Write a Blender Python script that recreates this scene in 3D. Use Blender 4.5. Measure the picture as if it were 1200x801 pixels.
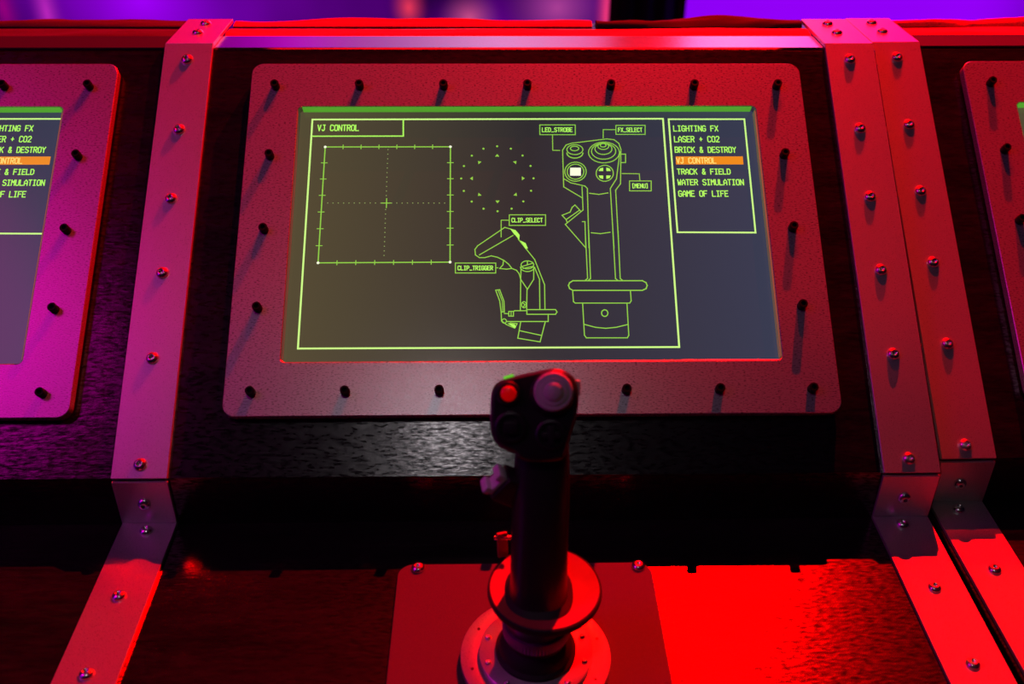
import bpy, bmesh, math, random
from mathutils import Vector, Matrix, noise

S = bpy.context.scene
C = S.collection
random.seed(7)
for o in list(bpy.data.objects):
    bpy.data.objects.remove(o)

# ------------------------------------------------------------------ camera
cam_d = bpy.data.cameras.new('camera')
cam = bpy.data.objects.new('camera', cam_d)
C.objects.link(cam)
Rv = Vector((0.99982421, -0.01802425, 0.00516503))
Uv = Vector((0.00540856, 0.54101441, 0.84099593))
Fv = Vector((0.01795267, 0.84082015, -0.54101679))
cam.matrix_world = Matrix(((Rv.x, Uv.x, -Fv.x, -0.01625), (Rv.y, Uv.y, -Fv.y, -0.70976),
                           (Rv.z, Uv.z, -Fv.z, 0.66012), (0, 0, 0, 1)))
cam_d.sensor_width = 36
cam_d.lens = 36 * 1167.33 / 1200
cam_d.clip_start = 0.02
cam_d.clip_end = 60
cam_d.dof.use_dof = True
cam_d.dof.focus_distance = 0.98
cam_d.dof.aperture_fstop = 5.0
S.camera = cam

# ------------------------------------------------------------------ world
w = bpy.data.worlds.new('world')
S.world = w
w.use_nodes = True
w.node_tree.nodes['Background'].inputs[0].default_value = (0.35, 0.10, 0.45, 1)
w.node_tree.nodes['Background'].inputs[1].default_value = 0.005
S.view_settings.view_transform = 'Standard'
S.view_settings.look = 'None'
S.view_settings.exposure = 0.0
S.view_settings.gamma = 1.0


# ------------------------------------------------------------------ lights
def light(kind, name, loc, target, col, energy, size=0.1, size_y=None, cone=None):
    d = bpy.data.lights.new(name, kind)
    d.color = col
    d.energy = energy
    if kind == 'AREA':
        d.size = size
        if size_y:
            d.shape = 'RECTANGLE'
            d.size_y = size_y
    else:
        d.shadow_soft_size = size
    if cone:
        d.spot_size = math.radians(cone)
        d.spot_blend = 0.25
    o = bpy.data.objects.new(name, d)
    C.objects.link(o)
    o.location = loc
    o.rotation_euler = (Vector(target) - Vector(loc)).to_track_quat('-Z', 'Y').to_euler()
    return o


RED = (1.0, 0.0, 0.0)
light('SPOT', 'red_stage_lamp', (0.75, 1.93, 1.972), (0.15, 0.1, 0.1), RED, 1100, 0.006, cone=66)
light('SPOT', 'red_panel_lamp', (0.38, 1.73, 2.36), (0.05, 0.3, 0.25), RED, 460, 0.0028, cone=56)
light('AREA', 'magenta_wash_lamp', (-1.55, -0.35, 1.7), (-0.35, 0.2, 0.2), (0.75, 0.0, 0.50), 6.5, 0.8)
light('AREA', 'overhead_lamp', (-0.15, -0.86, 2.2), (0.0, 0.05, 0.1), (1.0, 0.90, 0.95), 1.3, 0.16)
light('AREA', 'violet_side_lamp', (-2.2, -0.9, 1.0), (-0.2, -0.1, 0.0), (0.35, 0.0, 1.0), 2.0, 0.6)

# ------------------------------------------------------------------ helpers
ALPHA = 0.65638
SA, CA = math.sin(ALPHA), math.cos(ALPHA)
ZL, YL = 0.05508, 0.00063           # front lip of the sloping panel
YT, ZT = 0.3706, 0.3401             # top edge of the sloping panel
PAN = Matrix.Translation((0, YL, ZL)) @ Matrix.Rotation(ALPHA, 4, 'X')   # local x, slope, normal
M_CEN = Matrix.Identity(4)
M_LEFT = Matrix.Translation((-0.7235, 0, 0))
M_RIGHT = Matrix.Translation((0.00522, 0.02274, -0.0061)) @ Matrix.Rotation(0.00987, 4, 'Z')


def new_mat(name):
    m = bpy.data.materials.new(name)
    m.use_nodes = True
    return m, m.node_tree.nodes, m.node_tree.links, m.node_tree.nodes['Principled BSDF']


def mat(name, col, rough=0.5, metal=0.0, emit=None, estr=1.0, bump=0.0, scale=(1, 1, 1), nscale=400,
        rvar=0.0, cvar=0.0, detail=3, spec=0.5, coat=0.0):
    m, N, L, b = new_mat(name)
    b.inputs['Base Color'].default_value = (*col, 1)
    b.inputs['Roughness'].default_value = rough
    b.inputs['Metallic'].default_value = metal
    b.inputs['Specular IOR Level'].default_value = spec
    b.inputs['Coat Weight'].default_value = coat
    if emit:
        b.inputs['Emission Color'].default_value = (*emit, 1)
        b.inputs['Emission Strength'].default_value = estr
    if bump or rvar or cvar:
        tc = N.new('ShaderNodeTexCoord')
        mp = N.new('ShaderNodeMapping')
        mp.inputs['Scale'].default_value = scale
        n = N.new('ShaderNodeTexNoise')
        n.inputs['Scale'].default_value = nscale
        n.inputs['Detail'].default_value = detail
        L.new(tc.outputs['Object'], mp.inputs[0])
        L.new(mp.outputs[0], n.inputs[0])
        if bump:
            bp = N.new('ShaderNodeBump')
            bp.inputs['Strength'].default_value = bump
            bp.inputs['Distance'].default_value = 0.0006
            L.new(n.outputs[0], bp.inputs['Height'])
            L.new(bp.outputs[0], b.inputs['Normal'])
        if rvar:
            r = N.new('ShaderNodeMapRange')
            r.inputs[1].default_value = 0.3
            r.inputs[2].default_value = 0.7
            r.inputs[3].default_value = max(0.02, rough - rvar)
            r.inputs[4].default_value = min(1, rough + rvar)
            L.new(n.outputs[0], r.inputs[0])
            L.new(r.outputs[0], b.inputs['Roughness'])
        if cvar:
            r = N.new('ShaderNodeValToRGB')
            r.color_ramp.elements[0].position = 0.35
            r.color_ramp.elements[1].position = 0.68
            r.color_ramp.elements[0].color = (*[c * (1 - cvar) for c in col], 1)
            r.color_ramp.elements[1].color = (*[min(1, c * (1 + cvar)) for c in col], 1)
            L.new(n.outputs[0], r.inputs[0])
            L.new(r.outputs[0], b.inputs['Base Color'])
    return m


def wood_mat(name):
    """black stained plywood: fine grain running along x, pores, faint figure"""
    m, N, L, b = new_mat(name)
    tc = N.new('ShaderNodeTexCoord')
    mp = N.new('ShaderNodeMapping')
    mp.inputs['Scale'].default_value = (50, 210, 210)
    n1 = N.new('ShaderNodeTexNoise')
    n1.inputs['Scale'].default_value = 1.0
    n1.inputs['Detail'].default_value = 4
    n1.inputs['Roughness'].default_value = 0.65
    mp2 = N.new('ShaderNodeMapping')
    mp2.inputs['Scale'].default_value = (5, 30, 30)
    n2 = N.new('ShaderNodeTexNoise')
    n2.inputs['Scale'].default_value = 1.0
    n2.inputs['Detail'].default_value = 3
    for mpx, nx in ((mp, n1), (mp2, n2)):
        L.new(tc.outputs['Object'], mpx.inputs[0])
        L.new(mpx.outputs[0], nx.inputs[0])
    mix = N.new('ShaderNodeMath')
    mix.operation = 'MULTIPLY'
    L.new(n1.outputs[0], mix.inputs[0])
    L.new(n2.outputs[0], mix.inputs[1])
    r = N.new('ShaderNodeValToRGB')
    r.color_ramp.elements[0].position = 0.14
    r.color_ramp.elements[0].color = (0.004, 0.004, 0.004, 1)
    r.color_ramp.elements[1].position = 0.38
    r.color_ramp.elements[1].color = (0.014, 0.012, 0.012, 1)
    L.new(mix.outputs[0], r.inputs[0])
    L.new(r.outputs[0], b.inputs['Base Color'])
    bp = N.new('ShaderNodeBump')
    bp.inputs['Strength'].default_value = 0.5
    bp.inputs['Distance'].default_value = 0.0005
    L.new(n1.outputs[0], bp.inputs['Height'])
    L.new(bp.outputs[0], b.inputs['Normal'])
    b.inputs['Roughness'].default_value = 0.20
    b.inputs['Specular IOR Level'].default_value = 1.0
    r2 = N.new('ShaderNodeMapRange')
    r2.inputs[1].default_value = 0.36
    r2.inputs[2].default_value = 0.60
    r2.inputs[3].default_value = 0.15
    r2.inputs[4].default_value = 1.0
    mp3 = N.new('ShaderNodeMapping')
    mp3.inputs['Scale'].default_value = (130, 420, 420)
    n3 = N.new('ShaderNodeTexNoise')
    n3.inputs['Scale'].default_value = 1.0
    n3.inputs['Detail'].default_value = 2
    L.new(tc.outputs['Object'], mp3.inputs[0])
    L.new(mp3.outputs[0], n3.inputs[0])
    L.new(n3.outputs[0], r2.inputs[0])
    L.new(r2.outputs[0], b.inputs['Specular IOR Level'])
    L.new(r2.outputs[0], b.inputs['Coat Weight'])
    b.inputs['Coat Roughness'].default_value = 0.15
    L.new(bp.outputs[0], b.inputs['Coat Normal'])
    return m


M = {}
M['wood'] = wood_mat('black_stained_plywood')
M['alu'] = mat('brushed_aluminium', (0.62, 0.60, 0.62), 0.34, 0.75, bump=0.10, scale=(1, 1, 1), nscale=1500, rvar=0.08, cvar=0.10)
M['bezel'] = mat('bead_blasted_aluminium', (0.50, 0.48, 0.51), 0.30, 0.7, bump=0.10, scale=(.35, 1, 1), nscale=1000, rvar=0.06, cvar=0.10)
M['plate'] = mat('dark_metal_plate', (0.085, 0.06, 0.06), 0.6, 0.0, spec=0.15, bump=0.12, nscale=1400, cvar=0.15)  # dark metal; its red look comes from the red lamps
M['chrome'] = mat('chrome_screw', (0.85, 0.83, 0.85), 0.27, 1.0)
M['recess'] = mat('dark_recess', (0.01, 0.01, 0.01), 0.6)
M['bolt'] = mat('black_oxide_bolt', (0.002, 0.002, 0.002), 0.5, 0.0, spec=0.12)
M['green_glow'] = mat('green_edge_glow', (0.06, 0.50, 0.06), 0.4, emit=(0.075, 0.30, 0.02), estr=1.0)  # emission paints the green light caught by the opening's top edge
M['slate'] = mat('slate_edge_glow', (0.08, 0.09, 0.08), 0.4, emit=(0.03, 0.045, 0.03), estr=0.6)  # emission paints the faint light on the opening's left edge
M['olive'] = mat('olive_edge_glow', (0.45, 0.42, 0.25), 0.4, emit=(0.12, 0.11, 0.035), estr=0.5)  # emission paints the yellowish light on the opening's right edge
M['rail'] = mat('polished_rail', (0.80, 0.78, 0.80), 0.20, 1.0, bump=0.05, nscale=1200, rvar=0.05)
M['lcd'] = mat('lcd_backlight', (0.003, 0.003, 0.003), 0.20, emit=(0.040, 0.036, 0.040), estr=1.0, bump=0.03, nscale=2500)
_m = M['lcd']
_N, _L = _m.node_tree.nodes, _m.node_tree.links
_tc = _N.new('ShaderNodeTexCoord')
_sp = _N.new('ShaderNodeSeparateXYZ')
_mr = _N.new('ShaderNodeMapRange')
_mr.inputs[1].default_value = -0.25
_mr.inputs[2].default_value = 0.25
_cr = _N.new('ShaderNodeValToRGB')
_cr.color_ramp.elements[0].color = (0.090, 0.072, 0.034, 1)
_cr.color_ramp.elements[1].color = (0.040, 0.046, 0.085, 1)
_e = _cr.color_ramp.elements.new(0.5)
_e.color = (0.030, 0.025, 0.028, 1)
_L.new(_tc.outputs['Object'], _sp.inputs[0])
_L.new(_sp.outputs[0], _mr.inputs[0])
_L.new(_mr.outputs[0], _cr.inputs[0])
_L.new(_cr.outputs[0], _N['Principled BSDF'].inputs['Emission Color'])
M['green'] = mat('screen_green', (0, 0, 0), 0.4, emit=(0.45, 1.0, 0.12), estr=1.0)
M['pale'] = mat('screen_pale_green', (0, 0, 0), 0.4, emit=(0.62, 1.0, 0.25), estr=1.0)
M['line'] = mat('screen_line_green', (0, 0, 0), 0.4, emit=(0.32, 0.75, 0.075), estr=0.85)
M['dimdot'] = mat('screen_dim_green', (0, 0, 0), 0.4, emit=(0.30, 0.42, 0.13), estr=0.8)
M['orange'] = mat('screen_orange', (0, 0, 0), 0.4, emit=(0.85, 0.26, 0.012), estr=1.0)
M['amber'] = mat('screen_amber', (0, 0, 0), 0.4, emit=(1.0, 0.72, 0.16), estr=1.0)
M['white'] = mat('screen_white', (0, 0, 0), 0.4, emit=(0.95, 1.0, 0.75), estr=1.0)
M['black'] = mat('black_satin_plastic', (0.018, 0.016, 0.018), 0.36, bump=0.1, nscale=1600)
M['rubber'] = mat('black_rubber', (0.008, 0.008, 0.008), 0.7)
M['handrest'] = mat('red_lit_handrest', (0.42, 0.045, 0.055), 0.6, 0.0, spec=0.2, cvar=0.08, nscale=60)  # black part; the red stage light is put into its base colour
M['nut'] = mat('knurled_nut', (0.30, 0.27, 0.30), 0.4, 0.5)
M['red'] = mat('red_button', (0.75, 0.01, 0.01), 0.35, emit=(1, 0.0, 0.0), estr=0.25)
M['knob'] = mat('grey_knob', (0.60, 0.46, 0.50), 0.6)
M['switch'] = mat('pale_switch', (0.85, 0.70, 0.80), 0.45)
M['led'] = mat('green_led', (0.05, 0.3, 0.02), 0.3, emit=(0.16, 0.8, 0.03), estr=0.7)
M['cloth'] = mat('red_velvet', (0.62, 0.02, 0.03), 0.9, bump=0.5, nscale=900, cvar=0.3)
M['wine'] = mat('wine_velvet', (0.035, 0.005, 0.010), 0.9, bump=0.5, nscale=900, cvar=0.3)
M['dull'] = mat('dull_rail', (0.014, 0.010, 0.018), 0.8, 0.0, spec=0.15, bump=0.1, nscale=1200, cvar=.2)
M['tape'] = mat('black_cloth', (0.002, 0.002, 0.002), 0.9, bump=0.4, nscale=700)
M['floor'] = mat('dark_floor', (0.03, 0.02, 0.04), 0.35)
M['wall'] = mat('dark_wall', (0.02, 0.02, 0.025), 0.8)
M['frame'] = mat('black_frame', (0.008, 0.008, 0.009), 0.6)


def video_mat(name, base, stops, blobs, nsc=1.2):
    """LED wall picture: base colour, soft noise, soft coloured blobs (object space x, z, size)"""
    m, N, L, b = new_mat(name)
    b.inputs['Base Color'].default_value = (0.01, 0.01, 0.01, 1)
    b.inputs['Roughness'].default_value = 0.6
    tc = N.new('ShaderNodeTexCoord')
    n = N.new('ShaderNodeTexNoise')
    n.inputs['Scale'].default_value = nsc
    n.inputs['Detail'].default_value = 2
    L.new(tc.outputs['Object'], n.inputs[0])
    r = N.new('ShaderNodeValToRGB')
    e = r.color_ramp.elements
    e[0].position, e[0].color = stops[0][0], (*stops[0][1], 1)
    e[1].position, e[1].color = stops[1][0], (*stops[1][1], 1)
    L.new(n.outputs[0], r.inputs[0])
    last = r.outputs[0]
    for (x, z, sx, sz, col) in blobs:
        mp = N.new('ShaderNodeMapping')
        mp.inputs['Location'].default_value = (-x / sx, 0, -z / sz)
        mp.inputs['Scale'].default_value = (1 / sx, 0.001, 1 / sz)
        L.new(tc.outputs['Object'], mp.inputs[0])
        g = N.new('ShaderNodeTexGradient')
        g.gradient_type = 'QUADRATIC_SPHERE'
        L.new(mp.outputs[0], g.inputs[0])
        mx = N.new('ShaderNodeMix')
        mx.data_type = 'RGBA'
        L.new(g.outputs['Fac'], mx.inputs['Factor'])
        L.new(last, mx.inputs[6])
        mx.inputs[7].default_value = (*col, 1)
        last = mx.outputs[2]
    L.new(last, b.inputs['Emission Color'])
    b.inputs['Emission Strength'].default_value = 1.0
    return m


def link(name, me, parent=None, m=None, smooth=False):
    o = bpy.data.objects.new(name, me)
    C.objects.link(o)
    if m is not None:
        for x in (m if isinstance(m, (list, tuple)) else [m]):
            me.materials.append(M[x] if isinstance(x, str) else x)
    if smooth:
        for p in me.polygons:
            p.use_smooth = True
        try:
            me.set_sharp_from_angle(angle=math.radians(38))
        except Exception:
            pass
    if parent:
        o.parent = parent
    return o


def mesh(bm, name):
    me = bpy.data.meshes.new(name)
    bmesh.ops.recalc_face_normals(bm, faces=bm.faces[:])
    bm.to_mesh(me)
    bm.free()
    return me


def raw(verts, faces, name):
    me = bpy.data.meshes.new(name)
    me.from_pydata([tuple(v) for v in verts], [], faces)
    me.update()
    bm = bmesh.new()
    bm.from_mesh(me)
    bmesh.ops.recalc_face_normals(bm, faces=bm.faces[:])
    bm.to_mesh(me)
    bm.free()
    return me


def thing(name, label, cat, mtx=None, group=None):
    o = bpy.data.objects.new(name, None)
    o.empty_display_size = 0.03
    C.objects.link(o)
    if mtx is not None:
        o.matrix_world = mtx
    o['label'] = label
    o['category'] = cat
    if group:
        o['group'] = group
    return o


def dup(root, mtx, label, group=None):
    r = root.copy()
    C.objects.link(r)
    r.matrix_world = mtx
    r['label'] = label
    if group:
        r['group'] = group
    for ch in list(root.children):
        c = ch.copy()
        C.objects.link(c)
        c.parent = r
        for g in list(ch.children):
            d = g.copy()
            C.objects.link(d)
            d.parent = c
    return r


def box_bm(x0, x1, y0, y1, z0, z1, bev=0.0):
    bm = bmesh.new()
    v = [bm.verts.new((x, y, z)) for x in (x0, x1) for y in (y0, y1) for z in (z0, z1)]
    for f in ((0, 1, 3, 2), (4, 6, 7, 5), (0, 4, 5, 1), (2, 3, 7, 6), (0, 2, 6, 4), (1, 5, 7, 3)):
        bm.faces.new([v[i] for i in f])
    if bev:
        bmesh.ops.bevel(bm, geom=bm.edges[:], offset=bev, segments=2, affect='EDGES', profile=0.6)
    return bm


def prism_x(poly, x0, x1, name, bev=0.0):
    """extrude a (y, z) polygon along x"""
    bm = bmesh.new()
    a = [bm.verts.new((x0, y, z)) for y, z in poly]
    b = [bm.verts.new((x1, y, z)) for y, z in poly]
    n = len(poly)
    bm.faces.new(a)
    bm.faces.new(b[::-1])
    for i in range(n):
        bm.faces.new([a[i], a[(i + 1) % n], b[(i + 1) % n], b[i]])
    if bev:
        bmesh.ops.bevel(bm, geom=bm.edges[:], offset=bev, segments=1, affect='EDGES')
    return mesh(bm, name)


def lathe(profile, name, seg=48, caps=True, rfun=None):
    """profile: list of (radius, z) from bottom to top"""
    V, F = [], []
    for k, (r, z) in enumerate(profile):
        for i in range(seg):
            a = 2 * math.pi * i / seg
            rr = r * (rfun(i, k) if rfun else 1)
            V.append((rr * math.cos(a), rr * math.sin(a), z))
    for k in range(len(profile) - 1):
        for i in range(seg):
            j = (i + 1) % seg
            F.append((k * seg + i, k * seg + j, (k + 1) * seg + j, (k + 1) * seg + i))
    if caps:
        F.append(tuple(range(seg))[::-1])
        F.append(tuple((len(profile) - 1) * seg + i for i in range(seg)))
    return raw(V, F, name)


def rings(loops, name, closed_stack=False, caps=True):
    n = len(loops[0])
    V = [p for l in loops for p in l]
    F = []
    m = len(loops)
    for k in range(m if closed_stack else m - 1):
        a, b = k * n, ((k + 1) % m) * n
        for i in range(n):
            j = (i + 1) % n
            F.append((a + i, a + j, b + j, b + i))
    if caps and not closed_stack:
        F.append(tuple(range(n))[::-1])
        F.append(tuple((m - 1) * n + i for i in range(n)))
    return raw(V, F, name)


def rrect(hx, hy, r, z, seg=7):
    P = []
    for cx, cy, a0 in ((hx - r, hy - r, 0), (-hx + r, hy - r, 90), (-hx + r, -hy + r, 180), (hx - r, -hy + r, 270)):
        for i in range(seg + 1):
            a = math.radians(a0 + 90 * i / seg)
            P.append((cx + r * math.cos(a), cy + r * math.sin(a), z))
    return P


def join_tris(list_of_vf, name):
    V, F = [], []
    for vs, fs in list_of_vf:
        o = len(V)
        V += vs
        F += [tuple(i + o for i in f) for f in fs]
    return V, F


# ------------------------------------------------------------------ the setting
def struct(name, me, m):
    o = link(name, me, None, m)
    o['kind'] = 'structure'
    return o


struct('floor', mesh(box_bm(-4, 4, -3, 5, -0.95, -0.9), 'floor'), 'floor')
struct('wall_back', mesh(box_bm(-4, 4, 4.0, 4.1, -0.9, 2.6), 'wall_back'), 'wall')

# ------------------------------------------------------------------ console modules
TH = 0.018


def console(mtx, x0, x1, label):
    t = thing('console_module', label, 'console', mtx, None)
    nx, nz = SA * TH, -CA * TH
    A, B = (YL, ZL), (YT, ZT)
    A2, B2 = (YL + nx, ZL + nz), (YT + nx, ZT + nz)
    xa, xb = x0, x1
    link('sloping_panel', prism_x([A, B, B2, A2], xa, xb, 'sloping_panel', 0.0006), t, 'wood')
    link('ledge_board', prism_x([(YT + .0003, ZT), (0.4836, ZT), (0.4836, B2[1]), (B2[0] + .0003, B2[1])], xa, xb, 'ledge_board'), t, 'wood')
    link('riser_board', prism_x([(0, 0.0003), (YL, ZL - .0004), (A2[0], A2[1] - .0004), (0.018, 0.034), (0.018, 0.0003)], xa, xb, 'riser_board'), t, 'wood')
    link('desk_board', prism_x([(-0.43, 0), (0.03, 0), (0.03, -TH), (-0.43, -TH)], xa, xb, 'desk_board', 0.0008), t, 'wood')
    link('back_panel', prism_x([(0.4656, -0.9), (0.4656, B2[1] - .0005), (0.4836, B2[1] - .0005), (0.4836, -0.9)], xa, xb, 'back_panel'), t, 'wood')
    link('front_panel', prism_x([(-0.36, -0.9), (-0.36, -TH - .0003), (-0.342, -TH - .0003), (-0.342, -0.9)], xa, xb, 'front_panel'), t, 'wood')
    for xs in (x0, x1 - 0.018):
        link('side_panel', prism_x([(-0.3415, -0.9), (-0.3415, -TH - .0005), (0.0305, -TH - .0005), (0.0305, 0.035), (0.375, 0.305), (0.465, 0.305), (0.465, -0.9)],
                                   xs, xs + 0.018, 'side_panel'), t, 'wood')
    return t


console(M_CEN, -0.3433, 0.4020, 'black stained plywood console section in the middle, carrying the joystick and whole screen')
console(M_LEFT, -0.34, 0.3799, 'black stained plywood console section left of the single aluminium strap')
console(M_RIGHT, 0.4042, 1.13, 'black stained plywood console section at the far right behind the paired straps')

# ------------------------------------------------------------------ bezel plates
BX, BS = 0.0205, 0.2497             # middle of the screen opening on the panel


def panel_mtx(module, dx=0.0, n=0.0):
    return module @ PAN @ Matrix.Translation((BX + dx, BS, n))


def make_bezel(label):
    t = thing('bezel_plate', label, 'bezel', panel_mtx(M_CEN), None)
    cx, cy = 0.0, -0.0004
    O = (0.2912, 0.1938)
    I = (0.2400, 0.1408)
    z0, z1, b = 0.0030, 0.0120, 0.0007

    def sh(loop):
        return [(x + cx, y + cy, z) for x, y, z in loop]
    L_ = [rrect(I[0], I[1], .005, z0), rrect(I[0], I[1], .005, z1 - b), sh(rrect(I[0] + b, I[1] + b, .0057, z1)),
          sh(rrect(O[0] - b, O[1] - b, .0113, z1)), sh(rrect(O[0], O[1], .012, z1 - b)), sh(rrect(O[0], O[1], .012, z0))]
    link('face_plate', rings(L_, 'face_plate', closed_stack=True), t, 'bezel')
    g = 0.0014  # added strips whose glow stands in for light on the opening's walls
    for nm, mm, bx in (('edge_glow_strip', 'green_glow', (-I[0] + .004, I[0] - .004, I[1] - g, I[1] - .0001)),
                       ('edge_glow_strip', 'olive', (I[0] - g, I[0] - .0001, -I[1] + .004, I[1] - .004)),
                       ('edge_glow_strip', 'slate', (-I[0] + .0001, -I[0] + g * .6, -I[1] + .004, I[1] - .004))):
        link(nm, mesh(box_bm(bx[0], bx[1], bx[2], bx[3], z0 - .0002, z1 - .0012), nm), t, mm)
    # spacer frame under the plate, set back from its edge
    L_ = [rrect(I[0] + .012, I[1] + .012, .006, .0001), rrect(I[0] + .012, I[1] + .012, .006, z0),
          sh(rrect(O[0] - .006, O[1] - .006, .008, z0)), sh(rrect(O[0] - .006, O[1] - .006, .008, .0001))]
    link('spacer_frame', rings(L_, 'spacer_frame', closed_stack=True), t, 'frame')
    # socket head bolts: 7 above, 7 below, 3 on each side
    prof = [(0.0044, 0.0), (0.0044, 0.0078), (0.0040, 0.0085), (0.0024, 0.0085), (0.0022, 0.0050), (0.0001, 0.0050)]
    me = lathe(prof, 'bolt', 18)
    me.materials.append(M['bolt'])
    rows = (0.1640, 0.0810, -0.0023, -0.0863, -0.1710)
    for r_, y in enumerate(rows):
        xs = [(-0.265 + 0.0882 * i) for i in range(7)] if r_ in (0, 4) else [-0.265, 0.2635]
        for x in xs:
            o = link('bolt', me, t)
            o.location = (x, y, z1 - .0001)
            for p in me.polygons:
                p.use_smooth = False
    return t


bez = make_bezel('whole grey metal bezel plate with black bolts around the middle screen')
dup(bez, panel_mtx(M_LEFT), 'cut-off metal bezel plate left of the single strap, lit magenta')
dup(bez, panel_mtx(M_RIGHT, 0.7695), 'cut-off metal bezel plate at the right edge, beyond the paired straps')

# ------------------------------------------------------------------ screens (their picture is flat print on the glass)
FONT = {
 'A': ['04', '4', '0031', '0'],
}
# strokes on a 4 x 6 grid: each glyph a list of polylines of (x, y)
G = {
 'A': [[(0, 0), (0, 4), (2, 6), (4, 4), (4, 0)], [(0, 2.2), (4, 2.2)]],
 'B': [[(0, 0), (0, 6), (3, 6), (4, 5), (4, 4), (3, 3.1), (0, 3.1)], [(3, 3.1), (4, 2.2), (4, 1), (3, 0), (0, 0)]],
 'C': [[(4, 5), (3, 6), (1, 6), (0, 5), (0, 1), (1, 0), (3, 0), (4, 1)]],
 'D': [[(0, 0), (0, 6), (2.6, 6), (4, 4.6), (4, 1.4), (2.6, 0), (0, 0)]],
 'E': [[(4, 6), (0, 6), (0, 0), (4, 0)], [(0, 3.1), (3.2, 3.1)]],
 'F': [[(4, 6), (0, 6), (0, 0)], [(0, 3.1), (3.2, 3.1)]],
 'G': [[(4, 5), (3, 6), (1, 6), (0, 5), (0, 1), (1, 0), (3, 0), (4, 1), (4, 2.8), (2.2, 2.8)]],
 'H': [[(0, 0), (0, 6)], [(4, 0), (4, 6)], [(0, 3.1), (4, 3.1)]],
 'I': [[(0.6, 6), (3.4, 6)], [(2, 6), (2, 0)], [(0.6, 0), (3.4, 0)]],
 'J': [[(1.4, 6), (4, 6)], [(3.2, 6), (3.2, 1), (2.2, 0), (1, 0), (0, 1)]],
 'K': [[(0, 0), (0, 6)], [(4, 6), (0.2, 2.8)], [(1.4, 3.8), (4, 0)]],
 'L': [[(0, 6), (0, 0), (4, 0)]],
 'M': [[(0, 0), (0, 6), (2, 3.2), (4, 6), (4, 0)]],
 'N': [[(0, 0), (0, 6), (4, 0), (4, 6)]],
 'O': [[(1, 0), (0, 1), (0, 5), (1, 6), (3, 6), (4, 5), (4, 1), (3, 0), (1, 0)]],
 'P': [[(0, 0), (0, 6), (3, 6), (4, 5), (4, 3.8), (3, 2.8), (0, 2.8)]],
 'R': [[(0, 0), (0, 6), (3, 6), (4, 5), (4, 4), (3, 3), (0, 3)], [(2, 3), (4, 0)]],
 'S': [[(4, 5.2), (3, 6), (1, 6), (0, 5), (0, 4), (1, 3.2), (3, 2.8), (4, 2), (4, 1), (3, 0), (1, 0), (0, 0.8)]],
 'T': [[(0, 6), (4, 6)], [(2, 6), (2, 0)]],
 'U': [[(0, 6), (0, 1), (1, 0), (3, 0), (4, 1), (4, 6)]],
 'V': [[(0, 6), (2, 0), (4, 6)]],
 'W': [[(0, 6), (0.8, 0), (2, 3.2), (3.2, 0), (4, 6)]],
 'X': [[(0, 6), (4, 0)], [(0, 0), (4, 6)]],
 'Y': [[(0, 6), (2, 3), (4, 6)], [(2, 3), (2, 0)]],
 '2': [[(0, 5), (1, 6), (3, 6), (4, 5), (4, 4), (0, 0), (4, 0)]],
 '&': [[(4, 0), (0.8, 4.4), (0.8, 5.3), (1.5, 6), (2.4, 6), (3, 5.2), (2.6, 4.2), (0.4, 2.4), (0, 1), (1, 0), (2.4, 0), (4, 2.4)]],
 '+': [[(0.4, 3), (3.6, 3)], [(2, 4.7), (2, 1.3)]],
 '_': [[(0, -0.2), (4, -0.2)]],
 '[': [[(3.4, 6.4), (1.6, 6.4), (1.6, -0.4), (3.4, -0.4)]],
 ']': [[(0.6, 6.4), (2.4, 6.4), (2.4, -0.4), (0.6, -0.4)]],
}
del FONT
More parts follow.
